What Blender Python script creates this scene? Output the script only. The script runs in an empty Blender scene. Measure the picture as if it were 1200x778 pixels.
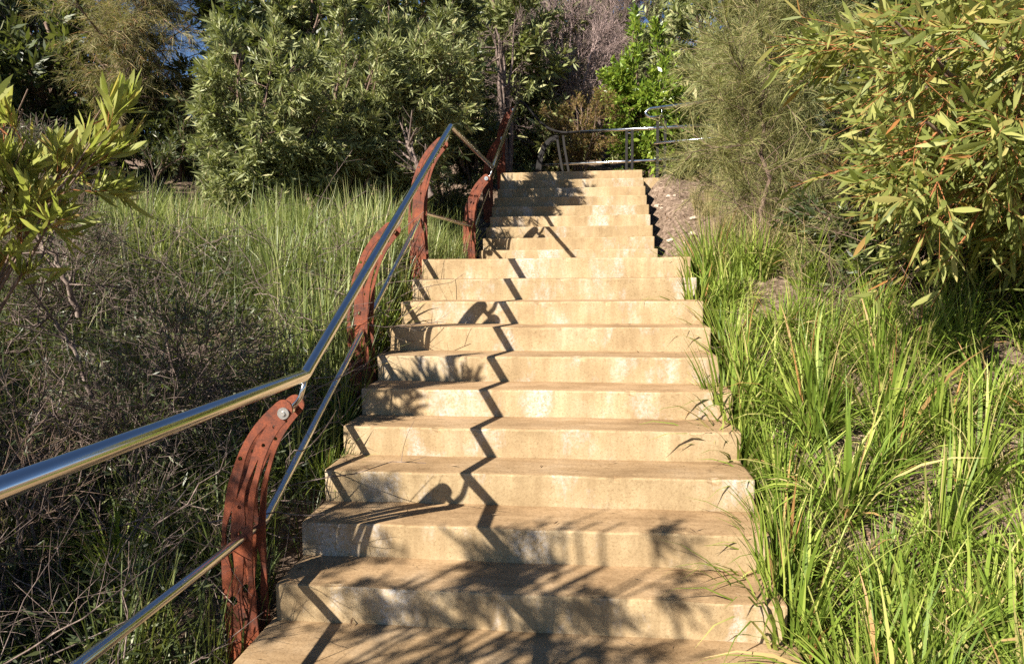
import bpy, bmesh, math
import numpy as np
from mathutils import Matrix, Vector

# ------------------------------------------------------------------ camera, sky, sun
scene = bpy.context.scene
COL = scene.collection
F_PX, YAW, PITCH, ROLL = 809.8, -0.1074, -0.0873, -0.0074
EYE = np.array([1.4311, -2.9245, 1.5894])
FW = np.array([math.sin(YAW)*math.cos(PITCH), math.cos(YAW)*math.cos(PITCH), math.sin(PITCH)])
_rt = np.array([math.cos(YAW), -math.sin(YAW), 0.0]); _up = np.cross(_rt, FW)
RT = math.cos(ROLL)*_rt + math.sin(ROLL)*_up
UP = -math.sin(ROLL)*_rt + math.cos(ROLL)*_up
cam = bpy.data.cameras.new('camera'); camo = bpy.data.objects.new('camera', cam); COL.objects.link(camo)
cam.sensor_width = 36.0; cam.lens = F_PX/1200*36; cam.clip_start = 0.05; cam.clip_end = 2000
m = Matrix.Identity(4)
for i in range(3):
    m[i][0], m[i][1], m[i][2], m[i][3] = RT[i], UP[i], -FW[i], EYE[i]
camo.matrix_world = m
scene.camera = camo

SUN = np.array([-0.53, -0.617, 0.581])            # towards the sun
elev = math.asin(SUN[2]/np.linalg.norm(SUN))
azim = math.atan2(SUN[0], SUN[1])                 # clockwise from +y
world = bpy.data.worlds.new('World'); scene.world = world; world.use_nodes = True
nt = world.node_tree
sky = nt.nodes.new('ShaderNodeTexSky'); sky.sky_type = 'NISHITA'; sky.sun_disc = False
sky.sun_elevation = elev; sky.sun_rotation = azim; sky.air_density = 0.7; sky.dust_density = 0.0; sky.ozone_density = 4.0
nt.links.new(sky.outputs[0], nt.nodes['Background'].inputs[0]); nt.nodes['Background'].inputs[1].default_value = 0.05
sl = bpy.data.lights.new('sun', 'SUN'); sl.energy = 5.0; sl.angle = math.radians(0.53); sl.color = (1.0, 0.93, 0.82)
so = bpy.data.objects.new('sun', sl); COL.objects.link(so)
so.rotation_euler = Vector(-SUN).to_track_quat('-Z', 'Y').to_euler(); so.location = (-8, -10, 10)
vs = scene.view_settings
vs.view_transform = 'Standard'; vs.look = 'None'; vs.gamma = 1.0; vs.exposure = 1.52; vs.use_curve_mapping = False

cy = scene.cycles
cy.max_bounces = 6; cy.diffuse_bounces = 1; cy.glossy_bounces = 3; cy.transmission_bounces = 4; cy.sample_clamp_indirect = 4.0; cy.use_denoising = False

def at(px, py, y):
    """point of the photograph's pixel ray at world depth y"""
    d = FW + RT*(px-600)/F_PX - UP*(py-389)/F_PX
    return EYE + d*((y-EYE[1])/d[1])
def to_px(P):
    d = np.asarray(P)-EYE; z = d@FW
    return 600+F_PX*(d@RT)/z, 389-F_PX*(d@UP)/z, z

# ------------------------------------------------------------------ materials
def ramp(nt, stops):
    r = nt.nodes.new('ShaderNodeValToRGB'); cr = r.color_ramp
    while len(cr.elements) < len(stops): cr.elements.new(0.5)
    for e, (p, c) in zip(cr.elements, stops): e.position = p; e.color = (*c, 1)
    return r
def newmat(name):
    ma = bpy.data.materials.new(name); ma.use_nodes = True
    nt = ma.node_tree; return ma, nt, nt.nodes['Principled BSDF'], nt.nodes['Material Output']
def N(nt, t, **kw):
    n = nt.nodes.new(t)
    for k, v in kw.items(): setattr(n, k, v)
    return n
def noise(nt, coord, scale, detail=4, rough=0.55, stretch=None):
    n = N(nt, 'ShaderNodeTexNoise'); n.inputs['Scale'].default_value = scale
    n.inputs['Detail'].default_value = detail; n.inputs['Roughness'].default_value = rough
    if stretch is not None:
        mp = N(nt, 'ShaderNodeMapping'); mp.inputs['Scale'].default_value = stretch
        nt.links.new(coord, mp.inputs[0]); coord = mp.outputs[0]
    nt.links.new(coord, n.inputs['Vector']); return n
def mixc(nt, fac, a, b, mode='MIX'):
    mx = N(nt, 'ShaderNodeMix', data_type='RGBA', blend_type=mode)
    for s, v in ((mx.inputs[0], fac), (mx.inputs[6], a), (mx.inputs[7], b)):
        if hasattr(v, 'is_linked') or hasattr(v, 'links'): nt.links.new(v, s)
        elif isinstance(v, (int, float)): s.default_value = v
        else: s.default_value = (*v, 1)
    return mx.outputs[2]

def leaf_mat(name, stops, transl=0.35, rough=0.45, spec=0.4, obj_random=False):
    ma, nt, b, out = newmat(name)
    if obj_random:
        src = N(nt, 'ShaderNodeObjectInfo').outputs['Random']
    else:
        src = N(nt, 'ShaderNodeAttribute', attribute_name='v').outputs['Fac']
    r = ramp(nt, stops); nt.links.new(src, r.inputs[0])
    nt.links.new(r.outputs[0], b.inputs['Base Color'])
    b.inputs['Roughness'].default_value = rough; b.inputs['Specular IOR Level'].default_value = spec
    tr = N(nt, 'ShaderNodeBsdfTranslucent')
    tc = mixc(nt, 0.5, r.outputs[0], (0.30, 0.36, 0.04), 'MIX'); nt.links.new(tc, tr.inputs[0])
    ms = N(nt, 'ShaderNodeMixShader'); ms.inputs[0].default_value = transl
    nt.links.new(b.outputs[0], ms.inputs[1]); nt.links.new(tr.outputs[0], ms.inputs[2])
    nt.links.new(ms.outputs[0], out.inputs[0]); return ma
def bark_mat(name, stops, scale=20, bump=0.4):
    ma, nt, b, out = newmat(name)
    g = N(nt, 'ShaderNodeNewGeometry').outputs['Position']
    n = noise(nt, g, scale, 6, 0.65, (1, 1, 0.35)); r = ramp(nt, stops)
    nt.links.new(n.outputs[0], r.inputs[0]); nt.links.new(r.outputs[0], b.inputs['Base Color'])
    b.inputs['Roughness'].default_value = 0.85; b.inputs['Specular IOR Level'].default_value = 0.2
    bp = N(nt, 'ShaderNodeBump'); bp.inputs['Strength'].default_value = bump; bp.inputs['Distance'].default_value = 0.01
    nt.links.new(n.outputs[0], bp.inputs['Height']); nt.links.new(bp.outputs[0], b.inputs['Normal']); return ma

def concrete_mat():
    ma, nt, b, out = newmat('tan_concrete')
    geo = N(nt, 'ShaderNodeNewGeometry'); pos = geo.outputs['Position']
    base = ramp(nt, [(0.32, (0.275, 0.195, 0.105)), (0.5, (0.385, 0.285, 0.162)), (0.70, (0.44, 0.35, 0.225))])
    nt.links.new(noise(nt, pos, 2.6, 8, 0.7).outputs[0], base.inputs[0])
    oi = N(nt, 'ShaderNodeObjectInfo'); hv = ramp(nt, [(0, (0.90, 0.90, 0.88)), (1, (1.07, 1.05, 1.04))]); nt.links.new(oi.outputs['Random'], hv.inputs[0])
    # fine sandy grain
    gr = ramp(nt, [(0.28, (0.42, 0.36, 0.28)), (0.46, (0.95, 0.95, 0.95)), (0.58, (1.05, 1.05, 1.05)), (0.75, (1.3, 1.32, 1.35))])
    nt.links.new(noise(nt, pos, 75, 5, 0.8).outputs[0], gr.inputs[0])
    c = mixc(nt, 1.0, mixc(nt, 1.0, base.outputs[0], hv.outputs[0], 'MULTIPLY'), gr.outputs[0], 'MULTIPLY')
    # vertical run marks and white lime bloom, on the upright faces only
    sep = N(nt, 'ShaderNodeSeparateXYZ'); nt.links.new(geo.outputs['Normal'], sep.inputs[0])
    upr = N(nt, 'ShaderNodeMath', operation='LESS_THAN'); nt.links.new(sep.outputs[2], upr.inputs[0]); upr.inputs[1].default_value = 0.5
    st = ramp(nt, [(0.35, (0, 0, 0)), (0.7, (1, 1, 1))])
    nt.links.new(noise(nt, pos, 5, 5, 0.65, (2.6, 2.6, 0.25)).outputs[0], st.inputs[0])
    sm = N(nt, 'ShaderNodeMath', operation='MULTIPLY'); nt.links.new(st.outputs[0], sm.inputs[0]); nt.links.new(upr.outputs[0], sm.inputs[1])
    sm2 = N(nt, 'ShaderNodeMath', operation='MULTIPLY'); nt.links.new(sm.outputs[0], sm2.inputs[0]); sm2.inputs[1].default_value = 0.6
    c = mixc(nt, sm2.outputs[0], c, (0.215, 0.145, 0.075))
    wb = ramp(nt, [(0.52, (0, 0, 0)), (0.68, (1, 1, 1))]); nt.links.new(noise(nt, pos, 2.1, 6, 0.7, (1.3, 1.3, 0.6)).outputs[0], wb.inputs[0])
    wf = ramp(nt, [(0.40, (0, 0, 0)), (0.56, (1, 1, 1))]); nt.links.new(noise(nt, pos, 48, 6, 0.8).outputs[0], wf.inputs[0])
    w1 = N(nt, 'ShaderNodeMath', operation='MULTIPLY'); nt.links.new(wb.outputs[0], w1.inputs[0]); nt.links.new(wf.outputs[0], w1.inputs[1])
    w2 = N(nt, 'ShaderNodeMath', operation='MULTIPLY'); nt.links.new(w1.outputs[0], w2.inputs[0]); nt.links.new(upr.outputs[0], w2.inputs[1])
    w3 = N(nt, 'ShaderNodeMath', operation='MULTIPLY'); nt.links.new(w2.outputs[0], w3.inputs[0]); w3.inputs[1].default_value = 0.85
    c = mixc(nt, w3.outputs[0], c, (0.50, 0.475, 0.45))
    # treads: worn, pinker and dirtier
    tr = ramp(nt, [(0.32, (0.60, 0.52, 0.47)), (0.68, (0.94, 0.86, 0.83))])
    nt.links.new(noise(nt, pos, 4, 5, 0.7, (0.5, 2.5, 1)).outputs[0], tr.inputs[0])
    tup = N(nt, 'ShaderNodeMath', operation='SUBTRACT'); tup.inputs[0].default_value = 1.0; nt.links.new(upr.outputs[0], tup.inputs[1])
    t2 = mixc(nt, 1.0, c, tr.outputs[0], 'MULTIPLY'); c = mixc(nt, tup.outputs[0], c, t2)
    # dark pores
    vo = N(nt, 'ShaderNodeTexVoronoi'); vo.inputs['Scale'].default_value = 46; nt.links.new(pos, vo.inputs['Vector'])
    pr = ramp(nt, [(0.07, (1, 1, 1)), (0.13, (0, 0, 0))]); nt.links.new(vo.outputs['Distance'], pr.inputs[0])
    pm = ramp(nt, [(0.5, (0, 0, 0)), (0.66, (1, 1, 1))]); nt.links.new(noise(nt, pos, 9, 2).outputs[0], pm.inputs[0])
    pp = N(nt, 'ShaderNodeMath', operation='MULTIPLY'); nt.links.new(pr.outputs[0], pp.inputs[0]); nt.links.new(pm.outputs[0], pp.inputs[1])
    c = mixc(nt, pp.outputs[0], c, (0.16, 0.10, 0.05))
    nt.links.new(c, b.inputs['Base Color'])
    b.inputs['Roughness'].default_value = 0.9; b.inputs['Specular IOR Level'].default_value = 0.2
    bp = N(nt, 'ShaderNodeBump'); bp.inputs['Strength'].default_value = 0.35; bp.inputs['Distance'].default_value = 0.004
    nt.links.new(noise(nt, pos, 95, 6, 0.75).outputs[0], bp.inputs['Height']); nt.links.new(bp.outputs[0], b.inputs['Normal'])
    return ma
def rust_mat():
    ma, nt, b, out = newmat('weathered_rusty_steel')
    tc = N(nt, 'ShaderNodeTexCoord').outputs['Object']
    r = ramp(nt, [(0.36, (0.028, 0.012, 0.009)), (0.45, (0.11, 0.028, 0.012)), (0.56, (0.20, 0.046, 0.015)), (0.70, (0.30, 0.085, 0.026))])
    nt.links.new(noise(nt, tc, 6, 10, 0.78).outputs[0], r.inputs[0])
    f = ramp(nt, [(0.35, (0.6, 0.55, 0.5)), (0.6, (1.1, 1.1, 1.1))]); nt.links.new(noise(nt, tc, 120, 4, 0.7).outputs[0], f.inputs[0])
    c = mixc(nt, 0.8, r.outputs[0], f.outputs[0], 'MULTIPLY'); nt.links.new(c, b.inputs['Base Color'])
    b.inputs['Roughness'].default_value = 0.75; b.inputs['Metallic'].default_value = 0.15
    bp = N(nt, 'ShaderNodeBump'); bp.inputs['Strength'].default_value = 0.4; bp.inputs['Distance'].default_value = 0.003
    nt.links.new(noise(nt, tc, 70, 6, 0.7).outputs[0], bp.inputs['Height']); nt.links.new(bp.outputs[0], b.inputs['Normal']); return ma
def steel_mat():
    ma, nt, b, out = newmat('polished_stainless_steel')
    pos = N(nt, 'ShaderNodeNewGeometry').outputs['Position']
    n = noise(nt, pos, 14, 6, 0.7); r = ramp(nt, [(0.3, (0.09, 0.09, 0.09)), (0.7, (0.24, 0.24, 0.24))]); nt.links.new(n.outputs[0], r.inputs[0])
    nt.links.new(r.outputs[0], b.inputs['Roughness'])
    b.inputs['Base Color'].default_value = (0.66, 0.65, 0.63, 1); b.inputs['Metallic'].default_value = 1.0; return ma
def soil_mat():
    ma, nt, b, out = newmat('leaf_litter_soil')
    pos = N(nt, 'ShaderNodeNewGeometry').outputs['Position']
    r = ramp(nt, [(0.3, (0.06, 0.042, 0.028)), (0.5, (0.15, 0.105, 0.075)), (0.7, (0.27, 0.20, 0.15))])
    nt.links.new(noise(nt, pos, 14, 8, 0.75).outputs[0], r.inputs[0])
    v = N(nt, 'ShaderNodeTexVoronoi'); v.inputs['Scale'].default_value = 40; nt.links.new(pos, v.inputs['Vector'])
    bw = N(nt, 'ShaderNodeRGBToBW'); nt.links.new(v.outputs['Color'], bw.inputs[0])
    c = mixc(nt, 0.6, r.outputs[0], bw.outputs[0], 'SOFT_LIGHT'); nt.links.new(c, b.inputs['Base Color'])
    b.inputs['Roughness'].default_value = 1.0; b.inputs['Specular IOR Level'].default_value = 0.1
    bp = N(nt, 'ShaderNodeBump'); bp.inputs['Strength'].default_value = 0.8; bp.inputs['Distance'].default_value = 0.03
    nt.links.new(noise(nt, pos, 30, 8, 0.7).outputs[0], bp.inputs['Height']); nt.links.new(bp.outputs[0], b.inputs['Normal']); return ma
def plain_mat(name, col, rough=0.6, metal=0.0):
    ma, nt, b, out = newmat(name)
    pos = N(nt, 'ShaderNodeNewGeometry').outputs['Position']
    f = ramp(nt, [(0.3, (0.7, 0.7, 0.7)), (0.7, (1.15, 1.15, 1.15))]); nt.links.new(noise(nt, pos, 30, 5, 0.7).outputs[0], f.inputs[0])
    c = mixc(nt, 1.0, col, f.outputs[0], 'MULTIPLY'); nt.links.new(c, b.inputs['Base Color'])
    b.inputs['Roughness'].default_value = rough; b.inputs['Metallic'].default_value = metal; return ma

M = {}
M['concrete'] = concrete_mat(); M['rust'] = rust_mat(); M['steel'] = steel_mat(); M['soil'] = soil_mat()
M['bolt'] = plain_mat('zinc_bolt', (0.62, 0.60, 0.56), 0.35, 0.9)
M['dark_steel'] = plain_mat('dark_weathered_and_shaded_steel', (0.009, 0.007, 0.006), 0.85, 0.0)  # flat bars are this dark; on end rail and curved posts it carries shade
M['rock'] = plain_mat('pale_sandstone', (0.42, 0.33, 0.25), 0.95)
WATTLE = [(0.0, (0.13, 0.16, 0.040)), (0.45, (0.25, 0.275, 0.075)), (0.8, (0.37, 0.375, 0.115)), (0.96, (0.44, 0.37, 0.12)), (1.0, (0.36, 0.15, 0.05))]
M['wattle'] = leaf_mat('wattle_leaf', WATTLE, 0.48, 0.5, 0.3)
M['wattle_part'] = leaf_mat('wattle_leaf_single', WATTLE, 0.48, 0.5, 0.3, True)
M['olive'] = leaf_mat('olive_narrow_leaf', [(0, (0.10, 0.12, 0.045)), (0.5, (0.22, 0.24, 0.095)), (0.9, (0.32, 0.335, 0.14)), (1, (0.40, 0.35, 0.17))], 0.25, 0.5, 0.28)
M['dark'] = leaf_mat('shade_dark_scrub_leaf', [(0, (0.03, 0.042, 0.016)), (0.6, (0.065, 0.085, 0.03)), (1, (0.14, 0.145, 0.055))], 0.22, 0.45, 0.4)  # shade put into the leaf colour, for shaded shrubs and foliage interiors
M['bright'] = leaf_mat('bright_broad_leaf', [(0, (0.09, 0.16, 0.018)), (0.6, (0.18, 0.27, 0.03)), (1, (0.33, 0.40, 0.06))], 0.4, 0.35, 0.5)
M['needle'] = leaf_mat('sheoak_needle', [(0, (0.105, 0.115, 0.038)), (0.6, (0.22, 0.22, 0.078)), (1, (0.37, 0.31, 0.135))], 0.3, 0.6, 0.3)
M['needle_brown'] = leaf_mat('sheoak_needle_olive_brown', [(0, (0.12, 0.115, 0.045)), (0.55, (0.24, 0.215, 0.085)), (0.85, (0.36, 0.29, 0.13)), (1, (0.42, 0.19, 0.07))], 0.28, 0.6, 0.3)
M['brown'] = leaf_mat('rust_brown_leaf', [(0, (0.11, 0.055, 0.025)), (0.5, (0.20, 0.12, 0.045)), (1, (0.22, 0.20, 0.05))], 0.3, 0.6, 0.2)
M['grass'] = leaf_mat('strappy_grass', [(0, (0.085, 0.14, 0.018)), (0.5, (0.175, 0.245, 0.034)), (0.84, (0.33, 0.38, 0.078)), (0.94, (0.50, 0.40, 0.18)), (1, (0.36, 0.17, 0.06))], 0.32, 0.5, 0.22)
M['pale_grass'] = leaf_mat('pale_long_grass', [(0, (0.085, 0.125, 0.03)), (0.5, (0.20, 0.245, 0.072)), (0.85, (0.38, 0.385, 0.155)), (1, (0.50, 0.41, 0.21))], 0.35, 0.45, 0.4)
M['shade_grass'] = leaf_mat('shade_coloured_bank_grass', [(0, (0.04, 0.058, 0.018)), (0.6, (0.09, 0.115, 0.032)), (0.9, (0.17, 0.18, 0.06)), (1, (0.32, 0.25, 0.12))], 0.25, 0.45, 0.4)  # darkened grass colour, standing in for the shade on the bank
SAP = [(0.0, (0.19, 0.22, 0.045)), (0.45, (0.34, 0.36, 0.085)), (0.85, (0.47, 0.46, 0.13)), (1.0, (0.48, 0.30, 0.10))]
M['sapling'] = leaf_mat('young_wattle_leaf', SAP, 0.48, 0.5, 0.3)
M['sapling_part'] = leaf_mat('young_wattle_leaf_single', SAP, 0.48, 0.5, 0.3, True)
M['straw'] = leaf_mat('dry_straw_grass', [(0, (0.16, 0.13, 0.055)), (0.6, (0.30, 0.245, 0.11)), (1, (0.42, 0.33, 0.17))], 0.3, 0.6, 0.2)
M['litter'] = leaf_mat('fallen_leaf', [(0, (0.07, 0.035, 0.02)), (0.5, (0.19, 0.12, 0.07)), (0.85, (0.32, 0.22, 0.13)), (1, (0.45, 0.35, 0.24))], 0.1, 0.7, 0.2)
M['bark'] = bark_mat('grey_brown_bark', [(0.3, (0.07, 0.045, 0.032)), (0.55, (0.17, 0.115, 0.085)), (0.75, (0.28, 0.205, 0.155))])
M['twig'] = bark_mat('red_brown_twig', [(0.3, (0.15, 0.055, 0.022)), (0.7, (0.36, 0.15, 0.055))], 40, 0.1)
M['dead'] = bark_mat('bleached_dead_twig', [(0.3, (0.055, 0.038, 0.032)), (0.52, (0.15, 0.11, 0.092)), (0.72, (0.34, 0.275, 0.23))], 25, 0.2)
M['bare'] = bark_mat('pinkish_bare_twig', [(0.3, (0.18, 0.12, 0.11)), (0.7, (0.42, 0.32, 0.29))], 20, 0.2)

# ------------------------------------------------------------------ mesh helpers
def mesh_np(name, V, Q, val=None, smooth=True):
    """V (n,3); Q (m,k) faces of one size; val per-vertex float"""
    V = np.ascontiguousarray(V, dtype=np.float32); Q = np.ascontiguousarray(Q, dtype=np.int32)
    me = bpy.data.meshes.new(name); k = Q.shape[1]
    me.vertices.add(len(V)); me.vertices.foreach_set('co', V.ravel())
    me.loops.add(Q.size); me.loops.foreach_set('vertex_index', Q.ravel())
    me.polygons.add(len(Q)); me.polygons.foreach_set('loop_start', np.arange(0, Q.size, k, dtype=np.int32))
    me.polygons.foreach_set('use_smooth', np.full(len(Q), smooth, dtype=bool))
    if val is not None:
        a = me.attributes.new('v', 'FLOAT', 'POINT'); a.data.foreach_set('value', np.ascontiguousarray(val, dtype=np.float32))
    me.update(calc_edges=True); return me
def props(o, label=None, cat=None, group=None, kind=None):
    for k, v in (('label', label), ('category', cat), ('group', group), ('kind', kind)):
        if v: o[k] = v
    return o
def obj(name, me, mat=None, parent=None, **kw):
    o = bpy.data.objects.new(name, me); COL.objects.link(o)
    if mat is not None and me is not None and not me.materials: me.materials.append(M[mat] if isinstance(mat, str) else mat)
    if parent is not None: o.parent = parent
    return props(o, **kw)
def thing(name, loc, label, cat, group=None):
    o = bpy.data.objects.new(name, None); COL.objects.link(o); o.location = loc; o.empty_display_size = 0.1
    return props(o, label, cat, group)
def unit(a): return a/np.maximum(np.linalg.norm(a, axis=-1, keepdims=True), 1e-9)
def tubes(P, R, sides=4):
    """P (n,K,3) polylines, R (n,K) radii -> V, Q"""
    n, K, _ = P.shape
    T = unit(np.gradient(P, axis=1)); ref = np.where(np.abs(T[..., 2:3]) > 0.9, np.array([1., 0, 0]), np.array([0, 0, 1.]))
    A = unit(np.cross(T, ref)); B = np.cross(T, A)
    an = np.arange(sides)*2*math.pi/sides
    V = P[:, :, None, :] + R[:, :, None, None]*(np.cos(an)[None, None, :, None]*A[:, :, None, :] + np.sin(an)[None, None, :, None]*B[:, :, None, :])
    idx = np.arange(n*K*sides).reshape(n, K, sides); nx = np.roll(idx, -1, axis=2)
    Q = np.stack([idx[:, :-1], nx[:, :-1], nx[:, 1:], idx[:, 1:]], axis=-1).reshape(-1, 4)
    return V.reshape(-1, 3), Q
def ribbons(P, Wd, S):
    """P (n,K,3), Wd (n,K) half widths, S (n,3) or (n,K,3) side vectors"""
    n, K, _ = P.shape
    if S.ndim == 2: S = S[:, None, :]
    V = np.stack([P - S*Wd[..., None], P + S*Wd[..., None]], axis=2)
    idx = np.arange(n*K*2).reshape(n, K, 2)
    Q = np.stack([idx[:, :-1, 0], idx[:, :-1, 1], idx[:, 1:, 1], idx[:, 1:, 0]], axis=-1).reshape(-1, 4)
    return V.reshape(-1, 3), Q
def join(parts):
    Vs, Qs, off = [], [], 0
    for V, Q in parts: Vs.append(V); Qs.append(Q+off); off += len(V)
    return np.concatenate(Vs), np.concatenate(Qs)
def rnd_dir(rng, n): return unit(rng.normal(size=(n, 3)))
def sample(P, t):
    """P (n,K,3), t (n,m) -> points (n,m,3), tangents"""
    n, K, _ = P.shape; f = np.clip(t, 0, 0.9999)*(K-1); i = f.astype(int); u = (f-i)[..., None]
    r = np.arange(n)[:, None]
    a, b = P[r, i], P[r, i+1]
    return a+(b-a)*u, unit(b-a)
def emit(rng, P, m, t0, t1, L, spread, up, bend, K=4, tpow=1.0, outc=None, outw=0.0):
    n = len(P); t = t0+(t1-t0)*rng.random((n, m))**tpow
    pos, tan = sample(P, t); pos = pos.reshape(-1, 3); tan = tan.reshape(-1, 3)
    d = tan*(1-spread)+rnd_dir(rng, n*m)*spread; d[:, 2] += up
    if outc is not None: d += unit(pos-outc)*outw
    d = unit(d); ln = L*(0.55+0.75*rng.random(n*m))*(1.15-0.45*t.reshape(-1))
    bv = rnd_dir(rng, n*m)*0.22; bv[:, 2] += bend
    u = np.linspace(0, 1, K)[None, :, None]
    return pos[:, None, :]+(d[:, None, :]*u+bv[:, None, :]*u*u)*ln[:, None, None]
def leaves_on(rng, P, m, t0, L, ang, up=0.0):
    """leaf base, direction, side, length on twigs P"""
    n = len(P); t = t0+(1-t0)*rng.random((n, m)); pos, tan = sample(P, t)
    pos = pos.reshape(-1, 3); tan = tan.reshape(-1, 3)
    r = rnd_dir(rng, n*m); r = unit(r-tan*np.sum(r*tan, axis=1, keepdims=True))
    d = unit(tan*math.cos(ang)+r*math.sin(ang)*(0.6+0.8*rng.random((n*m, 1)))+np.array([0, 0, up]))
    s = unit(np.cross(d, rnd_dir(rng, n*m)+np.array([0, 0, 0.15]))); ln = L*(0.38+0.95*rng.random(n*m))
    return pos, d, s, ln
PROF = {3: (np.array([0, .45, 1.]), np.array([.12, 1., .04])), 5: (np.array([0, .2, .45, .75, 1.]), np.array([.12, .72, 1., .68, .03]))}
def leaf_mesh(rng, name, pos, d, s, ln, ratio, K=3, curl=0.12):
    u, w = PROF[K]; nrm = np.cross(d, s)
    c = (rng.random(len(pos))-0.35)*curl*2
    P = pos[:, None, :]+d[:, None, :]*(u[None, :, None]*ln[:, None, None])-nrm[:, None, :]*((u**2)[None, :, None]*(c*ln)[:, None, None])
    V, Q = ribbons(P, (w[None, :]*ratio*0.5)*ln[:, None]*(0.8+0.4*rng.random((len(pos), 1))), s)
    val = np.repeat(np.clip(rng.random(len(pos)), 0, 1), K*2)
    return mesh_np(name, V, Q, val)

# ------------------------------------------------------------------ the ground
RISE, GO, WID = 0.17, 0.333, 2.30
Y2, GO2, RISE2 = 6.31, 0.3263, 0.173
Z_LAND, Z_TOP = 1.70, 1.70+9*0.173
def prof(y):
    y = np.asarray(y, float)
    yy = np.array([-400, -30, -7, -4.2, -0.2, 3.1, 6.1, 8.95, 11.2, 40, 400.])
    zz = np.array([-9, -4.5, -0.9, -0.02, 0.02, 1.66, 1.68, 3.18, 3.22, 9.5, 9.5])
    return np.interp(y, yy, zz)
def wob(x, y):
    return (0.05*np.sin(1.7*x+0.6*y)+0.04*np.sin(2.9*y-1.1*x+1)+0.025*np.sin(6.1*x+4.3*y)+0.02*np.sin(9.7*y-7.9*x))
def ground_z(x, y):
    x = np.asarray(x, float); y = np.asarray(y, float)
    side = np.maximum(np.maximum(-0.12-x, x-(WID+0.12)), 0)
    k = np.clip(side/0.35, 0, 1)
    top = np.clip((y-9.0)/0.8, 0, 1)
    inside = -0.30*(1-k)*(1-top)-0.10*top*np.clip((13-y)/1.5, 0, 1)
    left = np.where(x < 0, 1, 0)
    slope = np.where(left, -0.10*np.clip(-x-0.1, 0, 3)*np.clip((1.2-y)/1.5, 0, 1)+0.075*np.clip(-x-0.4, 0, 5)*np.clip((y-0.6)/2.5, 0, 1), 0.05*np.clip(x-2.4, 0, 3))
    return 0.26*np.exp(-((x-2.75)/0.28)**2-((y-8.70)/0.22)**2)+prof(y)-0.09*k*(1-top)+inside+wob(x, y)*k*np.clip(1.2-np.abs(y)/200, 0.2, 1)+slope
def axis(lims):
    out = []
    for a, b, n in lims: out += list(np.linspace(a, b, n, endpoint=False))
    return np.array(out+[lims[-1][1]])
gx = axis([(-300, -30, 10), (-30, -7, 24), (-7, -0.6, 64), (-0.6, 3, 60), (3, 8, 45), (8, 30, 22), (30, 300, 10)])
gy = axis([(-300, -30, 8), (-30, -5, 14), (-5, -1, 24), (-1, 13, 150), (13, 40, 40), (40, 400, 12)])
X, Y = np.meshgrid(gx, gy); V = np.stack([X, Y, ground_z(X, Y)], axis=-1).reshape(-1, 3)
ii = np.arange(len(gx)*len(gy)).reshape(len(gy), len(gx))
Q = np.stack([ii[:-1, :-1], ii[:-1, 1:], ii[1:, 1:], ii[1:, :-1]], axis=-1).reshape(-1, 4)
obj('ground', mesh_np('ground', V, Q), 'soil', kind='structure')

# ------------------------------------------------------------------ the stairs
def block(x0, x1, y0, y1, z0, z1, bev=0.012, seed=0):
    bm = bmesh.new(); bmesh.ops.create_cube(bm, size=1)
    for v in bm.verts:
        v.co = Vector(((x0+x1)/2+v.co.x*(x1-x0), (y0+y1)/2+v.co.y*(y1-y0), (z0+z1)/2+v.co.z*(z1-z0)))
    bmesh.ops.bevel(bm, geom=[e for e in bm.edges if all(v.co.z > (z0+z1)/2 for v in e.verts) or abs(e.verts[0].co.z-e.verts[1].co.z) > 1e-4],
                    offset=bev, segments=2, affect='EDGES', profile=0.6)
    # cut the long faces up so that the arris can be worn unevenly
    n = 64
    for i in range(1, n):
        bmesh.ops.bisect_plane(bm, geom=bm.verts[:]+bm.edges[:]+bm.faces[:], plane_co=(x0+(x1-x0)*i/n, 0, 0), plane_no=(1, 0, 0))
    for co, no in (((0, y0+0.022, 0), (0, 1, 0)), ((0, 0, z1-0.032), (0, 0, 1))):
        bmesh.ops.bisect_plane(bm, geom=bm.verts[:]+bm.edges[:]+bm.faces[:], plane_co=co, plane_no=no)
    rr = np.random.default_rng(seed)
    ph = rr.random(4)*9
    chip = {round(x0+(x1-x0)*k/n, 4): 0.003+0.008*rr.random() for k in range(n) if rr.random() < 0.09}
    for v in bm.verts:
        w = 0.0022*math.sin(v.co.x*5.1+ph[0])+0.0016*math.sin(v.co.x*13.7+ph[1])
        if v.co.z > z1-0.03: v.co.z += w*0.6
        cd = chip.get(round(v.co.x, 4), 0.0) if (v.co.z > z1-0.014 and v.co.y < y0+0.014) else 0.0
        if cd: v.co.z -= cd*0.7; v.co.y += cd*0.8
        if v.co.y < y0+0.02: v.co.y += w+ (rr.random()-0.5)*0.003*(v.co.z > z1-0.02 and v.co.y < y0+0.014)
    me = bpy.data.meshes.new('step'); bm.to_mesh(me); bm.free(); return me
rng = np.random.default_rng(3)
low = thing('lower_stairs', (0, 0, 0), 'lower flight of ten wide tan concrete steps between handrail and strappy grass', 'stairs')
for i in range(10):
    j = rng.normal(size=2)*0.006; y0 = i*GO; z1 = (i+1)*RISE
    back = y0+GO+0.03 if i < 9 else Y2+0.04
    obj('step', block(0.0+j[0], WID+j[1], y0, back, z1-RISE-0.20, z1, seed=i), 'concrete', low)
upf = thing('upper_stairs', (0, Y2, Z_LAND), 'upper flight of nine tan concrete steps climbing from the landing to the steel barrier', 'stairs')
for i in range(9):
    j = rng.normal(size=2)*0.006; y0 = i*GO2; z1 = (i+1)*RISE2
    back = y0+GO2+0.03 if i < 8 else y0+1.7
    obj('step', block(0.0+j[0], WID+0.05+j[1], y0, back, z1-RISE2-0.20, z1, seed=40+i), 'concrete', upf)
obj('lower_landing', block(-0.01, WID+0.02, -4.3, 0.03, -0.3, 0.0, seed=70), 'concrete', kind='structure')
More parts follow.
